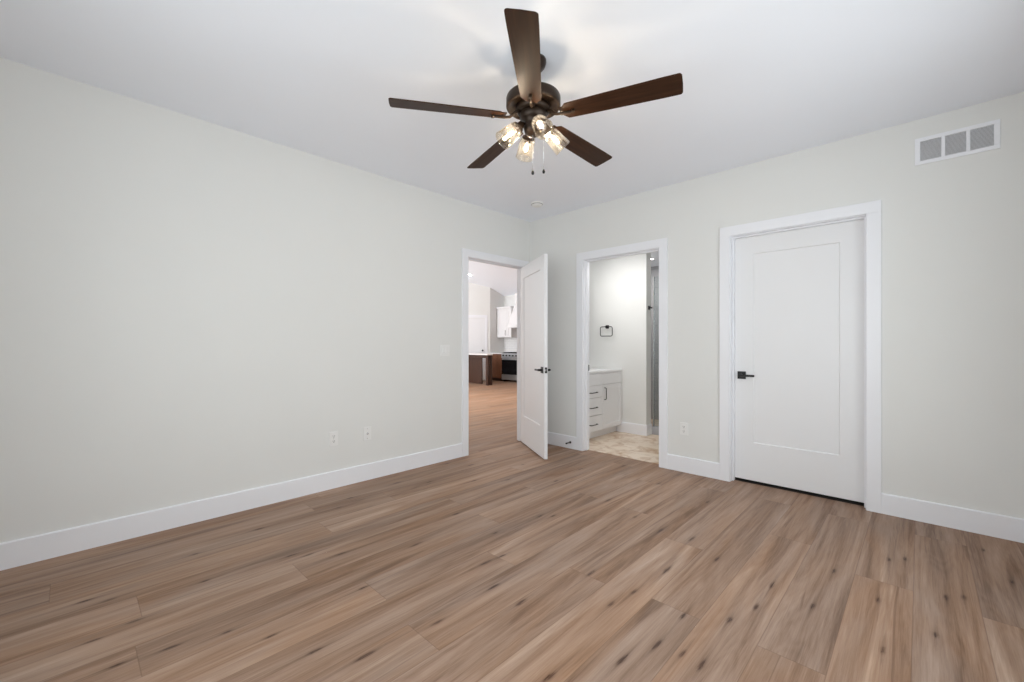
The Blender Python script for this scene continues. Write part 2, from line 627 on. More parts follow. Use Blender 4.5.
    L(math_('MULTIPLY_ADD', sep.outputs[1], 0.12, 0.93), hs.inputs['Value'])
    L(math_('MULTIPLY_ADD', noise(4.5, 0.9, 3, 0.6), 0.55, math_('MULTIPLY_ADD', sep.outputs[0], 0.10, 0.73)), hs.inputs['Saturation'])
    L(hs.outputs[0], b.inputs['Base Color'])
    b.inputs['Roughness'].default_value = 0.52
    b.inputs['Specular IOR Level'].default_value = 0.35
    hgt = math_('SUBTRACT', math_('MULTIPLY', fine, 0.25), mr.outputs[0])
    bp = N('ShaderNodeBump'); bp.inputs['Strength'].default_value = 0.18; bp.inputs['Distance'].default_value = 0.0012
    L(hgt, bp.inputs['Height']); L(bp.outputs['Normal'], b.inputs['Normal'])
    return m


FLOOR_C = [lin(112, 86, 68), lin(141, 114, 95), lin(158, 132, 114), lin(184, 160, 141), lin(86, 60, 44), lin(62, 36, 22)]
me.materials.append(floor_material())

# bathroom, closet floors
struct(box('floor_bathroom', (0.0, 1.95, 0.075, 2.45, -0.05, 0.004), 'bath_tile'))
struct(box('floor_closet', (1.95, ROOM_X, 0.075, 1.3, -0.05, 0.0), mat('closet_floor_shadow', (0.03, 0.025, 0.022, 1), 0.9, noise=0.1)))  # closet floor coloured near black for the shadow under the door

# ------------------------------------------------------------------ walls
T = 0.115
TL = 0.098                   # left wall
JT = 0.019                   # jamb thickness
# door openings, jamb face to jamb face
CL = (2.349, 3.260)          # closet, on the back wall
BA = (0.810, 1.694)          # bathroom, on the back wall
HA = (-1.015, -0.126)        # to the great room, on the left wall
DH = 2.146                   # jamb head

struct(boxes('wall_left', [(-TL, 0, ROOM_Y - T, HA[0] - JT, 0, 4.3), (-TL, 0, HA[1] + JT, 6.3, 0, 4.3), (-TL, 0, HA[0] - JT, HA[1] + JT, DH + JT, 4.3)], 'wall'))
struct(boxes('wall_back', [(0, BA[0] - JT, 0, T, 0, H), (BA[1] + JT, CL[0] - JT, 0, T, 0, H), (CL[1] + JT, ROOM_X + T, 0, T, 0, H),
                           (BA[0] - JT, BA[1] + JT, 0, T, DH + JT, H), (CL[0] - JT, CL[1] + JT, 0, T, DH + JT, H)], 'wall'))
WR = (-3.6, -0.9, 0.6, 2.25)   # unseen window in the right wall, widened to even the light
WF = (1.2, 3.7, 0.6, 2.25)     # unseen window in the front wall, placed to even the light
struct(boxes('wall_right', [(ROOM_X, ROOM_X + T, ROOM_Y - T, WR[0], 0, H), (ROOM_X, ROOM_X + T, WR[1], 0, 0, H),
                            (ROOM_X, ROOM_X + T, WR[0], WR[1], 0, WR[2]), (ROOM_X, ROOM_X + T, WR[0], WR[1], WR[3], H)], 'wall'))
struct(boxes('wall_front', [(0, WF[0], ROOM_Y - T, ROOM_Y, 0, H), (WF[1], ROOM_X, ROOM_Y - T, ROOM_Y, 0, H),
                            (WF[0], WF[1], ROOM_Y - T, ROOM_Y, 0, WF[2]), (WF[0], WF[1], ROOM_Y - T, ROOM_Y, WF[3], H)], 'wall'))
struct(box('ceiling', (0, ROOM_X + T, ROOM_Y - T, T, H, H + 0.12), 'ceiling'))


def window(name, axis, a0, a1, z0, z1, w):
    """window unit in the wall plane `w` (inner face), running a0..a1."""
    def b(p0, p1, q0, q1, zz0, zz1):
        return (p0, p1, q0, q1, zz0, zz1) if axis == 'x' else (q0, q1, p0, p1, zz0, zz1)
    d0, d1 = (w - T, w - 0.03) if axis == 'x' else (w + 0.03, w + T)
    lo, hi = min(d0, d1), max(d0, d1)
    mid = (a0 + a1) / 2
    o = struct(boxes(name, [b(a0, a0 + 0.05, lo, hi, z0, z1), b(a1 - 0.05, a1, lo, hi, z0, z1), b(a0 + 0.05, a1 - 0.05, lo, hi, z0, z0 + 0.05),
                            b(a0 + 0.05, a1 - 0.05, lo, hi, z1 - 0.05, z1), b(mid - 0.03, mid + 0.03, lo, hi, z0 + 0.05, z1 - 0.05)], 'trim', bevel=0.003))
    c = (lo + hi) / 2
    for p0, p1 in ((a0 + 0.05, mid - 0.03), (mid + 0.03, a1 - 0.05)):
        box('window_pane', b(p0, p1, c - 0.003, c + 0.003, z0 + 0.05, z1 - 0.05), 'window_glass', o)
    return o


window('window_1', 'x', WF[0], WF[1], WF[2], WF[3], ROOM_Y)
window('window_2', 'y', WR[0], WR[1], WR[2], WR[3], ROOM_X)

# closet shell (dark behind the closed door)
struct(boxes('wall_closet', [(ROOM_X, ROOM_X + T, T, 1.4, -0.05, H), (2.05, ROOM_X, 1.3, 1.4, -0.05, H)], 'wall'))
struct(box('ceiling_closet', (2.05, ROOM_X, T, 1.3, 2.45, 2.55), 'ceiling'))

# ------------------------------------------------------------------ door frames and casings
CW, CT, RV = 0.083, 0.018, 0.005


def door_frame(name, axis, a0, a1, wall_face, sign, stop, T=T):
    """jambs + stops + casing of an opening. axis 'x': opening runs along x in a wall whose room face is y=wall_face
    and whose depth goes to +y (sign=1); axis 'y': along y, wall depth goes to -x (sign=-1). stop = (near, far) depth."""
    def b(p0, p1, d0, d1, z0, z1):
        q = sorted((wall_face + sign * d0, wall_face + sign * d1))
        return (p0, p1, q[0], q[1], z0, z1) if axis == 'x' else (q[0], q[1], p0, p1, z0, z1)
    j = boxes(name, [b(a0 - JT, a0, 0, T, 0, DH + JT), b(a1, a1 + JT, 0, T, 0, DH + JT), b(a0, a1, 0, T, DH, DH + JT)], 'trim', bevel=0.001)
    struct(j)
    s = 0.011
    boxes('door_stop_strip', [b(a0, a0 + s, stop[0], stop[1], 0, DH), b(a1 - s, a1, stop[0], stop[1], 0, DH), b(a0 + s, a1 - s, stop[0], stop[1], DH - s, DH)],
          'trim', j, bevel=0.0015)
    for d0, d1, rv in ((-CT, 0, RV), (T, T + CT, 0.013)):
        boxes('casing', [b(a0 - rv - CW, a0 - rv, d0, d1, 0, DH + rv), b(a1 + rv, a1 + rv + CW, d0, d1, 0, DH + rv),
                         b(a0 - rv - CW, a1 + rv + CW, d0, d1, DH + rv, DH + rv + CW)], 'trim', j, bevel=0.002)
    return j


door_frame('trim_1', 'x', CL[0], CL[1], 0.0, 1, (0.040, 0.079))
door_frame('trim_2', 'x', BA[0], BA[1], 0.0, 1, (0.040, 0.079))
door_frame('trim_3', 'y', HA[0], HA[1], 0.0, -1, (0.040, 0.075), TL)


# ------------------------------------------------------------------ doors (shaker slab with one recessed panel)
def door_slab(name, w, h, mtx, t=0.035, stile=0.136, top=0.142, bottom=0.325):
    """local: x from hinge 0..w, y 0..t, z 0..h; one sunk panel on both faces."""
    bm = bmesh.new()
    dep, slope = 0.0085, 0.006
    px0, px1, pz0, pz1 = stile, w - stile, bottom, h - top
    for y, dy in ((0.0, 1), (t, -1)):
        o_ = [bm.verts.new(mtx @ Vector((x, y, z))) for x, z in ((0, 0), (w, 0), (w, h), (0, h))]
        i_ = [bm.verts.new(mtx @ Vector((x, y, z))) for x, z in ((px0, pz0), (px1, pz0), (px1, pz1), (px0, pz1))]
        p_ = [bm.verts.new(mtx @ Vector((x, y + dy * dep, z))) for x, z in ((px0 + slope, pz0 + slope), (px1 - slope, pz0 + slope), (px1 - slope, pz1 - slope), (px0 + slope, pz1 - slope))]
        for k in range(4):
            l = (k + 1) % 4
            bm.faces.new((o_[k], o_[l], i_[l], i_[k]))
            bm.faces.new((i_[k], i_[l], p_[l], p_[k]))
        bm.faces.new(p_)
        if dy == 1:
            front = o_
        else:
            for k in range(4):
                l = (k + 1) % 4
                bm.faces.new((front[k], front[l], o_[l], o_[k]))
    return struct(obj(name, bm, 'door'))


def lever(parent, mtx):
    """lever set; local: x along the lever, y out of the door face, z up; origin on the door face."""
    bm = bmesh.new()
    add_box(bm, -0.033, 0.033, 0, 0.009, -0.033, 0.033, mtx)
    ro = obj('door_handle', bm, 'black', parent, bevel=0.0015)
    bm = bmesh.new()
    add_lathe(bm, [(0.012, 0.0), (0.012, 0.040), (0.010, 0.046)], 16, mtx @ Matrix.Translation((0, 0.009, 0)) @ Matrix.Rotation(R(-90), 4, 'X'))
    add_box(bm, -0.011, 0.110, 0.040, 0.052, -0.010, 0.008, mtx)
    obj('lever', bm, 'black', ro, bevel=0.003)
    return ro


HZ = 0.933
# closet door, closed, recessed behind its stop
dm = Matrix.Translation((CL[0] + 0.003, 0.080, 0.024))
d1 = door_slab('door_1', CL[1] - CL[0] - 0.006, DH - 0.025, dm, stile=0.154, top=0.155, bottom=0.325)
lever(d1, frame_matrix((CL[0] + 0.066, 0.080, HZ), (1, 0, 0), (0, -1, 0), (0, 0, 1)))
tag(d1, 'closed white shaker door with black lever on the right hand wall', 'door')

# door standing open into the bedroom, hinged at the corner side
ang = R(59)
dd = Vector((math.sin(ang), -math.cos(ang), 0))      # hinge -> latch edge
dn = Vector((-math.cos(ang), -math.sin(ang), 0))     # face that the camera sees
hinge = Vector((0.004, HA[1] - 0.002, 0.012))
dm = frame_matrix(hinge + dn * 0.035, dd, -dn, (0, 0, 1))
d2w = 0.881
d2 = door_slab('door_2', d2w, DH - 0.017, dm)
tag(d2, 'white shaker door standing open into the room near the corner', 'door')
hm = frame_matrix(hinge + dd * (d2w - 0.062) + Vector((0, 0, HZ - 0.012)) + dn * 0.035, -dd, dn, (0, 0, 1))
lever(d2, hm)
hm2 = frame_matrix(hinge + dd * (d2w - 0.062) + Vector((0, 0, HZ - 0.012)), -dd, -dn, (0, 0, 1))
lever(d2, hm2)
bm = bmesh.new()
lm = frame_matrix(hinge + dd * d2w + dn * 0.0175 + Vector((0, 0, HZ - 0.012)), dn, dd, (0, 0, 1))
add_box(bm, -0.0125, 0.0125, 0, 0.0016, 0.008, 0.030, lm)
add_box(bm, -0.0125, 0.0125, 0, 0.0016, -0.030, -0.008, lm)
add_box(bm, -0.006, 0.006, 0, 0.010, -0.007, 0.007, lm)
obj('latch_plate', bm, 'black', d2)
for z in (0.2, 1.07, 1.92):
    bm = bmesh.new()
    add_tube(bm, [hinge + Vector((0.010, 0.006, z - 0.045)), hinge + Vector((0.010, 0.006, z + 0.045))], 0.006, 10)
    obj('hinge', bm, 'black', d2)

# strike plate on the bathroom's left jamb
sp = tag(box('strike_plate', (BA[0], BA[0] + 0.0022, 0.082, 0.110, HZ - 0.035, HZ + 0.035), 'black', bevel=0.0008),
         'small black strike plate on the left jamb of the bathroom doorway', 'strike plate')


# ------------------------------------------------------------------ baseboards
def baseboard(name, axis, a0, a1, face, sign):
    """profile with an eased top edge, standing on the floor against a wall."""
    t, h = 0.014, 0.144
    prof = [(0, 0), (t, 0), (t, h - 0.006), (t - 0.005, h), (0, h)]
    bm = bmesh.new()
    ends = []
    for a in (a0, a1):
        ends.append([bm.verts.new((a, face + sign * d, z) if axis == 'x' else (face + sign * d, a, z)) for d, z in prof])
    n = len(prof)
    for k in range(n):
        l = (k + 1) % n
        bm.faces.new((ends[0][k], ends[0][l], ends[1][l], ends[1][k]))
    bm.faces.new(ends[0])
    bm.faces.new(ends[1])
    return struct(obj(name, bm, 'trim'))


baseboard('baseboard_left', 'y', ROOM_Y, HA[0] - RV - CW, 0.0, 1)
baseboard('baseboard_back', 'x', 0.0, BA[0] - RV - CW, 0.0, -1)
baseboard('baseboard_back', 'x', BA[1] + RV + CW, CL[0] - RV - CW, 0.0, -1)
baseboard('baseboard_back', 'x', CL[1] + RV + CW, ROOM_X, 0.0, -1)
baseboard('baseboard_right', 'y', ROOM_Y, 0.0, ROOM_X, -1)
baseboard('baseboard_front', 'x', 0.0, ROOM_X, ROOM_Y, 1)


# ------------------------------------------------------------------ wall plates
def plate(name, origin, xd, yd, label, cat, kind, w=0.074, h=0.118, group=None):
    """local: x along the wall, y out of it, z up."""
    t = thing(name, origin, label, cat, group)
    m = frame_matrix((0, 0, 0), xd, yd, (0, 0, 1))
    box('cover_plate', (-w / 2, w / 2, 0, 0.006, -h / 2, h / 2), 'white', t, 0.002, m)
    if kind == 'outlet':
        for s in (-1, 1):
            z = s * 0.0215
            r = box('receptacle', (-0.0165, 0.0165, 0.006, 0.0085, z - 0.0145, z + 0.0145), 'white', t, 0.004, m)
            boxes('slot', [(-0.0085, -0.0055, 0.0085, 0.0090, z - 0.003, z + 0.008), (0.0055, 0.0085, 0.0085, 0.0090, z - 0.002, z + 0.008),
                           (-0.0028, 0.0028, 0.0085, 0.0090, z - 0.0105, z - 0.0055)], 'slot', r, mtx=m)
        bm = bmesh.new()
        add_lathe(bm, [(0.003, 0), (0.003, 0.001)], 12, m @ Matrix.Translation((0, 0.006, 0)) @ Matrix.Rotation(R(-90), 4, 'X'))
        obj('screw', bm, 'chrome', t)
    elif kind == 'coax':
        bm = bmesh.new()
        mm = m @ Matrix.Translation((0, 0.006, 0)) @ Matrix.Rotation(R(-90), 4, 'X')
        add_lathe(bm, [(0.0085, 0), (0.0085, 0.004), (0.0055, 0.004), (0.0055, 0.012)], 6, mm)
        obj('coax_jack', bm, 'chrome', t)
        for z in (-0.042, 0.042):
            bm = bmesh.new()
            add_lathe(bm, [(0.003, 0), (0.003, 0.001)], 12, m @ Matrix.Translation((0, 0.006, z)) @ Matrix.Rotation(R(-90), 4, 'X'))
            obj('screw', bm, 'chrome', t)
    elif kind == 'switch':
        for s in (-1, 1):
            bm = bmesh.new()
            x = s * 0.023
            add_box(bm, x - 0.0165, x + 0.0165, 0.006, 0.0085, -0.033, 0.033, m)
            # rocker, tipped
            tilt = m @ Matrix.Translation((x, 0.0085, 0)) @ Matrix.Rotation(R(3), 4, 'X')
            add_box(bm, -0.0145, 0.0145, -0.001, 0.0025, -0.030, 0.030, tilt)
            obj('rocker', bm, 'white', t, 0.001)
    return t


EX, EY = Vector((1, 0, 0)), Vector((0, 1, 0))
plate('light_switch', (0, -1.326, 1.141), -EY, EX, 'white double rocker light switch plate beside the left doorway', 'light switch', 'switch', w=0.117)
plate('wall_outlet', (0, -2.484, 0.413), -EY, EX, 'white duplex outlet on the long left wall, farther from the doorway', 'outlet', 'outlet', group='duplex wall outlets')
plate('coax_outlet', (0, -2.184, 0.412), -EY, EX, 'white coax jack plate on the long left wall, nearer the doorway', 'outlet', 'coax')
plate('wall_outlet', (1.941, 0, 0.406), EX, -EY, 'white duplex outlet between the bathroom doorway and the closed door', 'outlet', 'outlet', group='duplex wall outlets')

# ------------------------------------------------------------------ return air grille high on the back wall
vt = thing('air_vent', (3.714, 0, 2.518), 'white return air vent with three grey louvred panels high on right wall', 'air vent')
m = frame_matrix((0, 0, 0), EX, -EY, (0, 0, 1))
VW, VH = 0.387, 0.182
fx = [-VW / 2, -VW / 2 + 0.027, -0.0655, -0.0475, 0.0475, 0.0655, VW / 2 - 0.027, VW / 2]
boxes('frame', [(fx[0], fx[7], 0, 0.008, VH / 2 - 0.025, VH / 2), (fx[0], fx[7], 0, 0.008, -VH / 2, -VH / 2 + 0.025),
                (fx[0], fx[1], 0, 0.008, -VH / 2 + 0.025, VH / 2 - 0.025), (fx[6], fx[7], 0, 0.008, -VH / 2 + 0.025, VH / 2 - 0.025),
                (fx[2], fx[3], 0, 0.008, -VH / 2 + 0.025, VH / 2 - 0.025), (fx[4], fx[5], 0, 0.008, -VH / 2 + 0.025, VH / 2 - 0.025)], 'trim', vt, 0.0015, m)
box('shade_sheet', (fx[1] - 0.004, fx[6] + 0.004, 0.0003, 0.0015, -VH / 2 + 0.022, VH / 2 - 0.022), 'vent_shade', vt, 0, m)  # thin grey sheet, its tone stands for the shade behind the louvres
for a, b in ((1, 2), (3, 4), (5, 6)):
    bm = bmesh.new()
    for i in range(17):
        z = -VH / 2 + 0.030 + i * 0.00765
        tm = m @ Matrix.Translation((0, 0.0042, z)) @ Matrix.Rotation(R(-38), 4, 'X')
        add_box(bm, fx[a], fx[b], -0.0032, 0.0032, -0.0005, 0.0005, tm)
    obj('louvre_panel', bm, 'trim', vt)

# ------------------------------------------------------------------ spring door stop on the corner baseboard
ds = thing('door_stop', (0.635, -0.014, 0.072), 'black spring door stop on the baseboard left of the bathroom doorway', 'door stop')
bm = bmesh.new()
mm = Matrix.Rotation(R(90), 4, 'X')
add_lathe(bm, [(0.014, 0), (0.013, 0.005), (0.006, 0.008)], 16, mm)
obj('base', bm, 'black', ds)
bm = bmesh.new()
add_tube(bm, [(0.0055 * math.cos(t_ * 0.7), -0.008 - 0.0012 * t_ * 0.7 * 1.2, 0.0055 * math.sin(t_ * 0.7)) for t_ in range(62)], 0.0013, 6)
add_tube(bm, [(0, -0.006, 0), (0, -0.070, 0)], 0.0045, 8)
obj('spring', bm, 'black', ds)
bm = bmesh.new()
add_lathe(bm, [(0.005, 0.066), (0.009, 0.068), (0.009, 0.080), (0.006, 0.084)], 16, mm)
obj('rubber_tip', bm, 'rubber', ds)

# ------------------------------------------------------------------ smoke detector
sd = thing('smoke_detector', (0.538, -0.49, H), 'small round white smoke detector on ceiling near the corner', 'smoke detector')
bm = bmesh.new()
add_lathe(bm, [(0.066, 0), (0.066, -0.012), (0.060, -0.016), (0.055, -0.030), (0.044, -0.036), (0.0, -0.037)], 40, cap=False)
obj('body', bm, 'white', sd)
bm = bmesh.new()
add_lathe(bm, [(0.0615, -0.0155), (0.0585, -0.0205), (0.0615, -0.0205)], 40, cap=False)
obj('vent_ring', bm, 'slot', sd)

# ------------------------------------------------------------------ ceiling fan
FX, FY = 2.034, -2.277
fan = thing('ceiling_fan', (FX, FY, H), 'five blade dark wood ceiling fan with four lit glass lamps', 'ceiling fan')


def flathe(name, prof, material, parent=fan, segs=48, mtx=None, cap=True):
    bm = bmesh.new()
    add_lathe(bm, prof, segs, mtx, cap)
    return obj(name, bm, material, parent)


Z = lambda z: z - H          # world height to fan-local
flathe('canopy', [(0.070, 0.0), (0.070, -0.012), (0.064, -0.030), (0.048, -0.050), (0.026, -0.062), (0.018, -0.066)], 'bronze')
flathe('downrod', [(0.0125, -0.060), (0.0125, Z(2.545))], 'bronze', segs=16)
flathe('motor_housing', [(0.020, Z(2.585)), (0.026, Z(2.575)), (0.030, Z(2.560)), (0.060, Z(2.554)), (0.128, Z(2.550)), (0.143, Z(2.543)), (0.147, Z(2.534)),
                         (0.147, Z(2.492)), (0.143, Z(2.486)), (0.132, Z(2.484)), (0.128, Z(2.490)), (0.060, Z(2.494))], 'bronze')
flathe('flywheel', [(0.090, Z(2.494)), (0.094, Z(2.476)), (0.088, Z(2.462)), (0.070, Z(2.456))], 'bronze')
flathe('switch_housing', [(0.066, Z(2.460)), (0.074, Z(2.452)), (0.074, Z(2.430)), (0.062, Z(2.418)), (0.050, Z(2.405)), (0.048, Z(2.385)),
                          (0.052, Z(2.375)), (0.046, Z(2.350)), (0.026, Z(2.335)), (0.010, Z(2.330))], 'bronze')

T0 = -52.5
BZ = 2.430
pitch = math.atan(0.2102)


def blade_mesh():
    bm = bmesh.new()
    r0, r1 = 0.165, 0.750
    wt, wr, t = 0.0655, 0.052, 0.0055
    out = []
    n = 26
    for i in range(n + 1):
        f = i / n
        x = r0 + (r1 - r0) * f
        w = wr + (wt - wr) * min(1, f * 1.15) ** 0.8
        # rounded corners at the two ends
        e = r1 - x
        if e < 0.011:
            w -= 0.011 - math.sqrt(max(0, 0.011 ** 2 - (0.011 - e) ** 2))
        e = x - r0
        if e < 0.03:
            w -= (0.03 - math.sqrt(max(0, 0.03 ** 2 - (0.03 - e) ** 2))) * 0.8
        out.append((x, w))
    # finer samples at the tip
    ext = []
    for a in np.linspace(0, 90, 8):
        ext.append((r1 - 0.011 + 0.011 * math.sin(R(a)), wt - 0.011 + 0.011 * math.cos(R(a))))
    out = [p for p in out if p[0] < r1 - 0.011] + ext
    out[-1] = (r1 + 0.002, out[-1][1])
    loop = [(x, -w) for x, w in out] + [(r1 + 0.004, 0)] + [(x, w) for x, w in reversed(out)]
    top = [bm.verts.new((x, y, t / 2)) for x, y in loop]
    bot = [bm.verts.new((x, y, -t / 2)) for x, y in loop]
    bm.faces.new(top)
    bm.faces.new(bot)
    for k in range(len(loop)):
        l = (k + 1) % len(loop)
        bm.faces.new((top[k], top[l], bot[l], bot[k]))
    return bm


def iron_mesh():
    """blade bracket: a bar from the flywheel that lies under the blade root, with a forked mount above."""
    bm = bmesh.new()
    add_tube(bm, [(0.070, 0, 0.035), (0.100, 0, 0.022), (0.130, 0, -0.006), (0.160, 0, -0.011), (0.222, 0, -0.011)], [0.009, 0.0085, 0.0075, 0.007, 0.0065], 12)
    add_lathe(bm, [(0.009, -0.019), (0.009, -0.003)], 16, Matrix.Translation((0.222, 0, 0)))
    add_box(bm, 0.150, 0.215, -0.030, 0.030, 0.003, 0.006)
    for y in (-0.022, 0.022):
        add_lathe(bm, [(0.005, 0.006), (0.005, 0.009)], 10, Matrix.Translation((0.185, y, 0)))
    return bm


blade0 = iron0 = None
for k in range(5):
    rot = Matrix.Rotation(R(T0 + 72 * k), 4, 'Z') @ Matrix.Rotation(-pitch, 4, 'X')
    if k == 0:
        b = obj('blade', blade_mesh(), 'blade', fan, bevel=0.0015)
        i_ = obj('blade_bracket', iron_mesh(), 'bronze', b)
        blade0, iron0 = b, i_
    else:
        b = blade0.copy()
        COL.objects.link(b)
        i_ = iron0.copy()
        COL.objects.link(i_)
        i_.parent = b
    b.matrix_local = Matrix.Translation((0, 0, Z(BZ))) @ rot

# light kit: four arms with glass jar shades
cam_dir = YAW - 90 + 15      # the arm that points nearest the camera
sh0 = None
for k in range(4):
    az = R(cam_dir + 90 * k)
    out = Vector((math.cos(az), math.sin(az), 0))
    ax = (out * math.cos(R(43)) + Vector((0, 0, -1)) * math.sin(R(43))).normalized()
    c = out * 0.130 + Vector((0, 0, Z(2.327)))
    base = c - ax * 0.058
    # arm
    bm = bmesh.new()
    p0 = out * 0.040 + Vector((0, 0, Z(2.392)))
    add_tube(bm, [p0, p0 + out * 0.022 + Vector((0, 0, 0.004)), base - ax * 0.030], 0.0075, 10)
    arm = obj('lamp_arm', bm, 'bronze', fan)
    bm = bmesh.new()
    dmx = dir_matrix(base, ax)
    add_lathe(bm, [(0.010, -0.036), (0.020, -0.032), (0.022, -0.006), (0.034, -0.002), (0.036, 0.004), (0.020, 0.006), (0.018, 0.024)], 24, dmx)
    obj('lamp_socket', bm, 'bronze', arm)
    bm = bmesh.new()
    add_lathe(bm, [(0.022, 0.003), (0.034, 0.006), (0.041, 0.016), (0.0435, 0.040), (0.0465, 0.080), (0.049, 0.112), (0.0502, 0.116), (0.0490, 0.1175),
                   (0.0460, 0.1155), (0.0435, 0.080), (0.0405, 0.040), (0.038, 0.019), (0.031, 0.010), (0.022, 0.008)], 40, dmx, cap=False)
    sh = obj('lamp_shade', bm, 'shade', fan)
    sh['label'] = 'clear glass jar lamp shade'
    bm = bmesh.new()
    add_lathe(bm, [(0.011, 0.022), (0.012, 0.030), (0.018, 0.044), (0.0235, 0.058), (0.0245, 0.068), (0.022, 0.080), (0.014, 0.089), (0.004, 0.092)], 24, dmx)
    obj('bulb', bm, 'bulb', sh)
    bm = bmesh.new()
    add_lathe(bm, [(0.002, 0.040), (0.0075, 0.046), (0.0080, 0.066), (0.004, 0.076)], 12, dmx)
    obj('filament', bm, 'filament', sh)

# pull chains
rx = Vector((math.cos(R(YAW)), math.sin(R(YAW)), 0))
fw = Vector((-math.sin(R(YAW)), math.cos(R(YAW)), 0))
for lat, dep, zf in ((-0.004, -0.03, 2.125), (0.058, 0.02, 2.152)):
    p = rx * lat + fw * dep
    bm = bmesh.new()
    start = Vector((p.x * 0.7, p.y * 0.7, Z(2.345)))
    add_tube(bm, [start, Vector((p.x, p.y, Z(2.325))), Vector((p.x, p.y, Z(zf + 0.012)))], 0.0009, 6)
    for i in range(30):
        z = Z(2.325) + (Z(zf + 0.012) - Z(2.325)) * i / 30
        bmesh.ops.create_icosphere(bm, subdivisions=1, radius=0.0015, matrix=Matrix.Translation((p.x, p.y, z)))
    ch = obj('pull_chain', bm, M['chrome'], fan)
    bm = bmesh.new()
    add_lathe(bm, [(0.002, 0.012), (0.005, 0.008), (0.0075, 0.0), (0.0075, -0.006), (0.005, -0.012), (0.001, -0.013)], 16, Matrix.Translation((p.x, p.y, Z(zf))))
    obj('pull_fob', bm, 'black', ch)

# ------------------------------------------------------------------ bathroom
BY = 1.22                    # wall with the towel ring
struct(box('wall_bathroom_back', (0.0, 0.957, BY, BY + 0.135, 0, 2.44), 'wall'))
struct(box('wall_bathroom_right', (1.95, 2.05, T, 2.55, -0.05, H), 'wall'))
struct(box('ceiling_bathroom', (0, 1.95, T, 2.55, 2.44, 2.54), 'ceiling'))
struct(box('wall_shower', (0.0, 1.95, 2.45, 2.55, -0.05, 2.44), 'shower_tile'))
struct(box('wall_shower_left', (0.0, 0.012, BY + 0.135, 2.45, 0.004, 2.44), tile_mat('grey_shower_tile_side', (0.42, 0.42, 0.44, 1), (0.46, 0.46, 0.48, 1), (0.33, 0.33, 0.34, 1), 0.6, 0.3, 'YZ')))
baseboard('baseboard_bathroom', 'x', 0.53, 0.957 + 0.014, BY, -1)
baseboard('baseboard_bathroom', 'y', BY, BY + 0.135, 0.957, 1)
struct(box('trim_4', (0.957, 1.95, BY + 0.135, BY + 0.235, 0.004, 0.105), 'shower_tile', bevel=0.004))  # shower curb
sg = thing('shower_screen', (1.45, BY + 0.185, 0.105), 'clear glass shower screen beyond the end of the bathroom wall', 'shower screen')
box('glass_panel', (-0.470, 0.470, -0.005, 0.005, 0.004, 2.0), 'shower_glass', sg, 0.0005)
box('wall_channel', (-0.485, -0.468, -0.010, 0.010, 0.0, 2.0), 'chrome', sg, 0.001)

# shower downlight trim
dl = thing('downlight', (0.73, 1.85, 2.44), 'small recessed ceiling light inside the shower', 'ceiling light')
bm = bmesh.new()
add_lathe(bm, [(0.048, 0), (0.048, -0.004), (0.032, -0.004), (0.030, 0.0)], 32, cap=False)
obj('trim_ring', bm, 'white', dl)
bm = bmesh.new()
add_lathe(bm, [(0.030, -0.002), (0.0, -0.002)], 32, cap=False)
obj('lens', bm, 'downlight', dl)

# vanity
VX, V0, V1 = 0.586, 0.290, BY - 0.004
va = thing('bathroom_vanity', (0, 0, 0.004), 'white vanity cabinet with black pulls and white counter in the bathroom', 'vanity')
boxes('cabinet_body', [(0.002, VX, V0, V1, 0.100, 0.826)], 'cab_white', va, 0.001)
box('toe_kick', (0.002, VX - 0.065, V0 + 0.002, V1, 0.0, 0.100), 'cab_white', va)
box('countertop', (0.002, VX + 0.022, V0 - 0.012, V1, 0.826, 0.858), 'quartz', va, 0.003)


def shaker(name, y0, y1, z0, z1, parent, rail=0.055, flat=False, face=VX, material='cab_white'):
    """front panel lying on the plane x=face, facing +x."""
    t = 0.019
    if flat:
        return box(name, (face, face + t, y0, y1, z0, z1), material, parent, 0.0015)
    return boxes(name, [(face, face + t, y0, y0 + rail, z0, z1), (face, face + t, y1 - rail, y1, z0, z1), (face, face + t, y0 + rail, y1 - rail, z0, z0 + rail),
                        (face, face + t, y0 + rail, y1 - rail, z1 - rail, z1), (face, face + 0.009, y0 + rail, y1 - rail, z0 + rail, z1 - rail)], material, parent, 0.0012)


def pull(parent, c, along, out, length=0.13):
    along, out = Vector(along), Vector(out)
    c = Vector(c)
    a, b = c - along * length / 2, c + along * length / 2
    bm = bmesh.new()
    add_tube(bm, [a, a + out * 0.022, a + out * 0.029 + along * 0.008, b + out * 0.029 - along * 0.008, b + out * 0.022, b], 0.0055, 8)
    return obj('pull', bm, 'black', parent)


VS = 0.720
gp = 0.005
zt = 0.826 - gp
for y0, y1 in ((V0 + gp, VS - gp / 2), (VS + gp / 2, V1 - gp)):
    shaker('false_drawer_front', y0, y1, 0.683, zt, va, flat=True)
za = [0.103, 0.303, 0.526, 0.679]
for z0, z1 in zip(za, za[1:]):
    d = shaker('drawer', V0 + gp, VS - gp / 2, z0 + gp / 2, z1 - gp / 2, va, flat=True)
    pull(d, (VX + 0.019, 0.505, (z0 + z1) / 2 - 0.008), (0, 1, 0), (1, 0, 0), 0.15)
d = shaker('cabinet_door', VS + gp / 2, V1 - gp, za[0] + gp / 2, za[-1] - gp / 2, va, rail=0.06)
pull(d, (VX + 0.019, VS + 0.050, 0.560), (0, 0, 1), (1, 0, 0), 0.15)

# mirror
mi = thing('bathroom_mirror', (0, 0.80, 1.5), 'frameless mirror on the bathroom wall above the vanity', 'mirror')
box('glass', (0.003, 0.009, -0.44, 0.44, -0.50, 0.49), 'mirror', mi, 0.001)
box('backing', (0.0, 0.003, -0.43, 0.43, -0.49, 0.48), 'slot', mi)

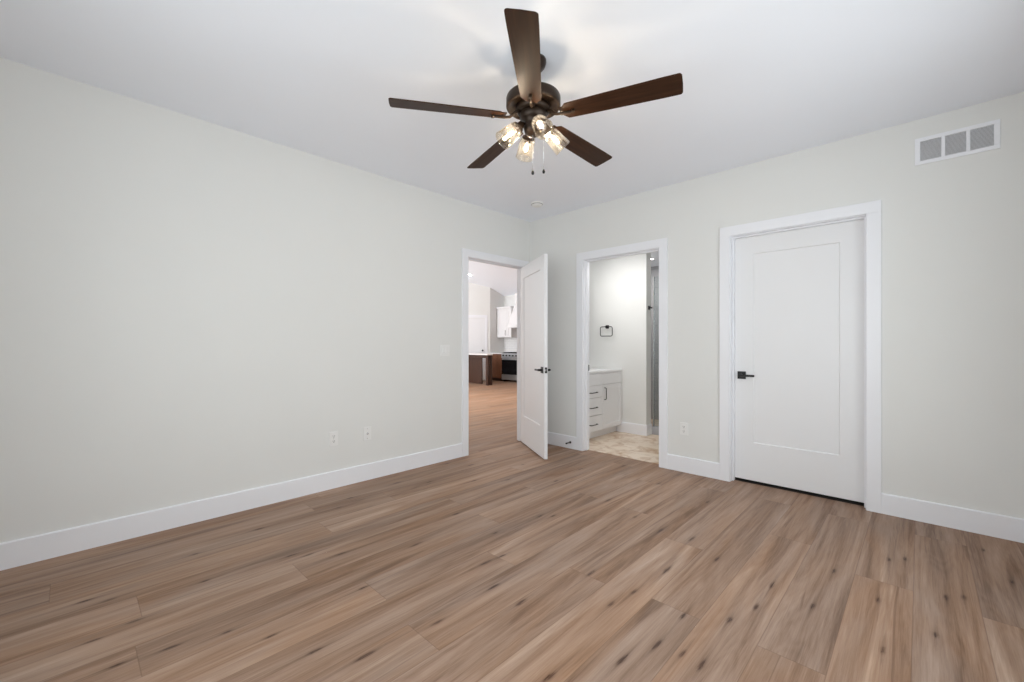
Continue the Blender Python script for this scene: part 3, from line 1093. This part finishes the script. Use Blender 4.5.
# towel ring
tr_ = thing('towel_ring', (0.380, BY, 1.445), 'square black towel ring on the bathroom wall', 'towel ring')
bm = bmesh.new()
add_box(bm, -0.024, 0.024, -0.010, 0, -0.024, 0.024)
add_box(bm, -0.012, 0.012, -0.046, -0.010, -0.014, 0.014)
obj('mount', bm, 'black', tr_, 0.002)
bm = bmesh.new()
rw, rh, rc = 0.095, 0.130, 0.022
cpts = []
for cx, cz, a0 in ((rw - rc, -rc, 0), (-(rw - rc), -rc, 90), (-(rw - rc), -rh + rc, 180), (rw - rc, -rh + rc, 270)):
    for q in range(5):
        a = R(a0 + 22.5 * q)
        cpts.append(Vector((cx + rc * math.cos(a), -0.036, cz + rc * math.sin(a))))
cpts.append(cpts[0].copy())
add_tube(bm, cpts, 0.0055, 8, cap=False)
obj('ring', bm, 'black', tr_)

# robe hook on the wall end
rh_ = thing('robe_hook', (0.957, 1.295, 1.683), 'black robe hook on the end of the bathroom wall beside the shower', 'hook')
bm = bmesh.new()
add_box(bm, 0, 0.010, -0.024, 0.024, -0.026, 0.026)
obj('mount', bm, 'black', rh_, 0.002)
bm = bmesh.new()
add_tube(bm, [(0.008, 0, 0), (0.035, 0, 0), (0.040, 0, 0.002)], 0.008, 10)
add_lathe(bm, [(0.013, 0), (0.013, 0.010)], 16, Matrix.Translation((0.036, 0, 0)) @ Matrix.Rotation(R(90), 4, 'Y'))
obj('peg', bm, 'black', rh_)

# ------------------------------------------------------------------ great room and kitchen seen through the left doorway
KY = 6.25                    # range wall
GX, GY0 = -6.68, 5.60        # short grey return wall beside the pantry


def ceil_z(y):
    return 2.83 + 0.35 * (KY - y)


def quad_slab(name, pts, thick, material):
    """slab from a polygon, extruded upward by `thick`."""
    bm = bmesh.new()
    lo = [bm.verts.new(p) for p in pts]
    hi = [bm.verts.new((p[0], p[1], p[2] + thick)) for p in pts]
    bm.faces.new(lo)
    bm.faces.new(hi)
    n = len(pts)
    for k in range(n):
        l = (k + 1) % n
        bm.faces.new((lo[k], lo[l], hi[l], hi[k]))
    return obj(name, bm, material)


struct(quad_slab('ceiling_great_room', [(-9.1, KY + 0.1, ceil_z(KY + 0.1)), (-0.1, KY + 0.1, ceil_z(KY + 0.1)), (-0.1, 2.4, ceil_z(2.4)), (-9.1, 2.4, ceil_z(2.4))], 0.1, 'ceiling'))
struct(box('ceiling_great_room', (-9.1, -0.1, -1.7, 2.4, ceil_z(2.4), ceil_z(2.4) + 0.1), 'ceiling'))
struct(box('wall_kitchen', (-9.1, -TL, KY, KY + 0.1, 0, 2.9), 'wall'))
struct(box('wall_great_room', (-9.1, -9.0, -1.7, KY, 0, 4.3), 'wall'))
struct(box('wall_great_room_front', (-9.0, -TL, -1.7, -1.6, 0, 4.3), 'wall'))
# pantry: diagonal wall and grey return wall, up to the sloped ceiling
PD = Vector((-1, -1, 0)).normalized()


def wall_prism(name, p, q, thick, material='wall'):
    p, q = Vector(p), Vector(q)
    d = (q - p).normalized()
    n = Vector((-d.y, d.x, 0)) * thick
    bm = bmesh.new()
    lo = [p, q, q + n, p + n]
    a = [bm.verts.new((v.x, v.y, 0)) for v in lo]
    b = [bm.verts.new((v.x, v.y, ceil_z(v.y) + 0.03)) for v in lo]
    bm.faces.new(a)
    bm.faces.new(b)
    for k in range(4):
        l = (k + 1) % 4
        bm.faces.new((a[k], a[l], b[l], b[k]))
    return struct(obj(name, bm, material))


c0 = Vector((GX, GY0, 0))
wall_prism('wall_pantry_side', (GX, GY0 + 0.002, 0), (GX, KY, 0), 0.1)
wall_prism('wall_pantry', c0 + PD * 2.3, c0, 0.1)
# pantry door on the diagonal wall, facing the room
pm = frame_matrix(c0 + PD * 0.17 + Vector((0.0, 0.0, 0.0)), PD, Vector((1, -1, 0)).normalized(), (0, 0, 1))
tp = boxes('trim_5', [(-0.085, 0.0, 0, 0.018, 0, 2.06), (0.76, 0.845, 0, 0.018, 0, 2.06), (-0.085, 0.845, 0, 0.018, 2.06, 2.15)], 'trim', bevel=0.002, mtx=pm)
struct(tp)
pd = door_slab('door_3', 0.755, 2.035, pm @ Matrix.Translation((0.0025, 0.012, 0.012)) @ Matrix.Scale(-1, 4, (0, 1, 0)), t=0.0115, stile=0.11, top=0.12, bottom=0.2)
tag(pd, 'white pantry door with black knob seen across the kitchen', 'door')
bm = bmesh.new()
add_lathe(bm, [(0.030, 0), (0.030, 0.006), (0.012, 0.012), (0.012, 0.030), (0.026, 0.038), (0.030, 0.050), (0.022, 0.062), (0.0, 0.066)], 20, pm @ Matrix.Translation((0.075, 0.012, 0.985)) @ Matrix.Rotation(R(-90), 4, 'X'))
obj('door_knob', bm, 'black', pd)

# base cabinet left of the range
RX0, RX1, RY = -6.145, -5.385, 5.60
kb = thing('base_cabinet', (0, 0, 0), 'brown stained base cabinet left of the range', 'cabinet')
CX0, CX1 = GX + 0.002, RX0 - 0.004
boxes('cabinet_body', [(CX0, CX1, RY + 0.021, KY, 0.10, 0.876)], 'brown_cab', kb)
box('toe_kick', (CX0, CX1, RY + 0.085, KY, 0, 0.10), 'dark_cab', kb)


def shaker_y(name, x0, x1, z0, z1, face, parent, material, rail=0.06, t=0.019):
    """front panel on the plane y=face, facing -y."""
    f0, f1 = face - t, face
    return boxes(name, [(x0, x0 + rail, f0, f1, z0, z1), (x1 - rail, x1, f0, f1, z0, z1), (x0 + rail, x1 - rail, f0, f1, z0, z0 + rail),
                        (x0 + rail, x1 - rail, f0, f1, z1 - rail, z1), (x0 + rail, x1 - rail, f1 - 0.009, f1, z0 + rail, z1 - rail)], material, parent, 0.0015)


shaker_y('cabinet_door', CX0 + 0.01, CX1 - 0.004, 0.105, 0.70, RY + 0.021, kb, 'brown_cab')
shaker_y('drawer', CX0 + 0.01, CX1 - 0.004, 0.706, 0.870, RY + 0.021, kb, 'brown_cab', rail=0.035)
kc = tag(box('kitchen_countertop', (CX0, CX1 + 0.001, RY - 0.012, KY, 0.876, 0.912), 'quartz', bevel=0.003),
         'white countertop on the brown base cabinet left of the range', 'countertop')
struct(box('trim_6', (GX, -3.8, KY - 0.008, KY, 0.912, 1.75), 'subway'))   # tiled backsplash

# upper cabinet
UX0, UX1, UY = -6.655, -6.0, 5.92
uc = thing('upper_cabinet', (0, 0, 0), 'white upper wall cabinet left of the range hood', 'cabinet')
boxes('cabinet_body', [(UX0, UX1, UY, KY - 0.008, 1.415, 2.36)], 'cab_white', uc, 0.001)
boxes('crown_moulding', [(UX0 - 0.02, UX1 + 0.0, UY - 0.045, KY - 0.008, 2.36, 2.43)], 'cab_white', uc, 0.01)
um = -6.21
d = shaker_y('cabinet_door', UX0 + 0.004, um - 0.002, 1.42, 2.35, UY, uc, 'cab_white', rail=0.07)
pull(d, (um - 0.045, UY - 0.019, 1.56), (0, 0, 1), (0, -1, 0), 0.15)
d = shaker_y('cabinet_door', um + 0.002, UX1 - 0.004, 1.42, 2.35, UY, uc, 'cab_white', rail=0.07)

# range hood: flared white body with a banded lip and a chimney to the ceiling
hd = thing('range_hood', (-5.53, KY - 0.008, 1.70), 'white flared range hood with a chimney rising to ceiling', 'range hood')
bm = bmesh.new()


def frustum(bm, a, za_, b, zb_):
    lo = [bm.verts.new((x, y, za_)) for x, y in ((a[0], a[2]), (a[1], a[2]), (a[1], 0), (a[0], 0))]
    hi = [bm.verts.new((x, y, zb_)) for x, y in ((b[0], b[2]), (b[1], b[2]), (b[1], 0), (b[0], 0))]
    bm.faces.new(lo)
    bm.faces.new(hi)
    for k in range(4):
        l = (k + 1) % 4
        bm.faces.new((lo[k], lo[l], hi[l], hi[k]))


frustum(bm, (-0.44, 0.44, -0.52), 0.105, (-0.30, 0.30, -0.36), 0.80)
obj('hood_body', bm, 'cab_white', hd, 0.004)
bm = bmesh.new()
add_box(bm, -0.46, 0.46, -0.54, 0, 0.02, 0.105)
obj('lip', bm, 'cab_white', hd, 0.004)
bm = bmesh.new()
add_box(bm, -0.42, 0.42, -0.50, -0.04, 0.008, 0.02)
obj('filter_insert', bm, 'steel', hd)
bm = bmesh.new()
add_box(bm, -0.30, 0.30, -0.36, 0, 0.80, 1.13)
obj('chimney', bm, 'cab_white', hd, 0.004)

# range
rg = thing('range', ((RX0 + RX1) / 2, RY, 0), 'stainless steel range with black oven door in the kitchen', 'range')
hw = (RX1 - RX0) / 2
D_ = KY - 0.012 - RY
box('body', (-hw, hw, 0.03, D_, 0.06, 0.90), 'steel', rg, 0.002)
for x in (-hw + 0.03, hw - 0.07):
    for y in (0.05, D_ - 0.09):
        box('foot', (x, x + 0.04, y, y + 0.04, 0, 0.06), 'black', rg)
box('storage_drawer', (-hw + 0.004, hw - 0.004, 0.0, 0.03, 0.065, 0.222), 'steel', rg, 0.003)
od = boxes('oven_door', [(-hw + 0.004, hw - 0.004, 0.004, 0.03, 0.228, 0.705)], 'steel', rg, 0.003)
box('oven_window', (-hw + 0.012, hw - 0.012, -0.001, 0.004, 0.236, 0.695), 'oven_glass', od, 0.001)
bm = bmesh.new()
add_tube(bm, [(-hw + 0.06, 0.0, 0.722), (-hw + 0.06, -0.045, 0.722), (hw - 0.06, -0.045, 0.722), (hw - 0.06, 0.0, 0.722)], 0.011, 10)
obj('oven_handle', bm, 'steel', od)
cp = box('control_panel', (-hw, hw, -0.012, 0.03, 0.745, 0.905), 'steel', rg, 0.006)
for i in range(5):
    bm = bmesh.new()
    add_lathe(bm, [(0.027, 0), (0.027, 0.006), (0.022, 0.010), (0.020, 0.034), (0.0, 0.036)], 20, Matrix.Translation((-hw + 0.10 + i * (2 * hw - 0.2) / 4, -0.012, 0.835)) @ Matrix.Rotation(R(90), 4, 'X'))
    obj('knob', bm, 'black', cp)
box('cooktop', (-hw, hw, 0.03, D_, 0.90, 0.915), 'oven_glass', rg, 0.002)
bm = bmesh.new()
for gx in (-0.25, 0.0, 0.25):
    for sx in (-0.11, 0.11):
        add_box(bm, gx + sx - 0.006, gx + sx + 0.006, 0.07, D_ - 0.06, 0.915, 0.938)
    for yy in (0.07, 0.30, D_ - 0.072):
        add_box(bm, gx - 0.116, gx + 0.116, yy, yy + 0.012, 0.922, 0.938)
obj('burner_grate', bm, 'black', rg)

# black pot on the range
pt = thing('cooking_pot', (RX1 - 0.20, RY + 0.42, 0.939), 'small black pot standing at the right back of the range', 'pot')
bm = bmesh.new()
add_lathe(bm, [(0.085, 0), (0.095, 0.01), (0.097, 0.11), (0.092, 0.11), (0.090, 0.012)], 28)
obj('pot_body', bm, 'black', pt)
bm = bmesh.new()
add_lathe(bm, [(0.098, 0.110), (0.090, 0.122), (0.03, 0.132), (0.012, 0.134), (0.012, 0.150), (0.022, 0.156), (0.0, 0.160)], 28, cap=False)
obj('lid', bm, 'black', pt)

# narrow dark console with a pale top
il = thing('console_table', (0, 0, 0), 'dark brown wooden console with pale top and square legs in the kitchen', 'console table')
box('back_panel', (-7.6, -5.83, 4.455, 4.495, 0.02, 0.876), 'dark_cab', il, 0.002)
box('apron', (-7.6, -5.46, 4.375, 4.395, 0.790, 0.876), 'dark_cab', il, 0.002)
for x, y in ((-5.505, 4.39), (-7.55, 4.39), (-5.505, 4.51), (-7.55, 4.51)):
    box('leg', (x - 0.042, x + 0.042, y - 0.035, y + 0.035, 0.0, 0.876), 'dark_cab', il, 0.003)
box('countertop', (-7.7, -5.45, 4.33, 4.56, 0.876, 0.914), 'quartz', il, 0.004)

# recessed downlights in the great room's sloped ceiling
nrm = Vector((0, -0.35, -1)).normalized()
for i, (x, y) in enumerate(((-6.66, 4.70),)):
    dl = thing('downlight', (x, y, ceil_z(y)), 'round recessed ceiling light glowing in the kitchen ceiling', 'ceiling light')
    mm = dir_matrix((0, 0, 0), nrm)
    bm = bmesh.new()
    add_lathe(bm, [(0.080, 0.0), (0.080, 0.005), (0.063, 0.006), (0.060, 0.002)], 32, mm, cap=False)
    obj('trim_ring', bm, 'white', dl)
    bm = bmesh.new()
    add_lathe(bm, [(0.061, 0.004), (0.0, 0.004)], 32, mm, cap=False)
    obj('lens', bm, 'downlight', dl)
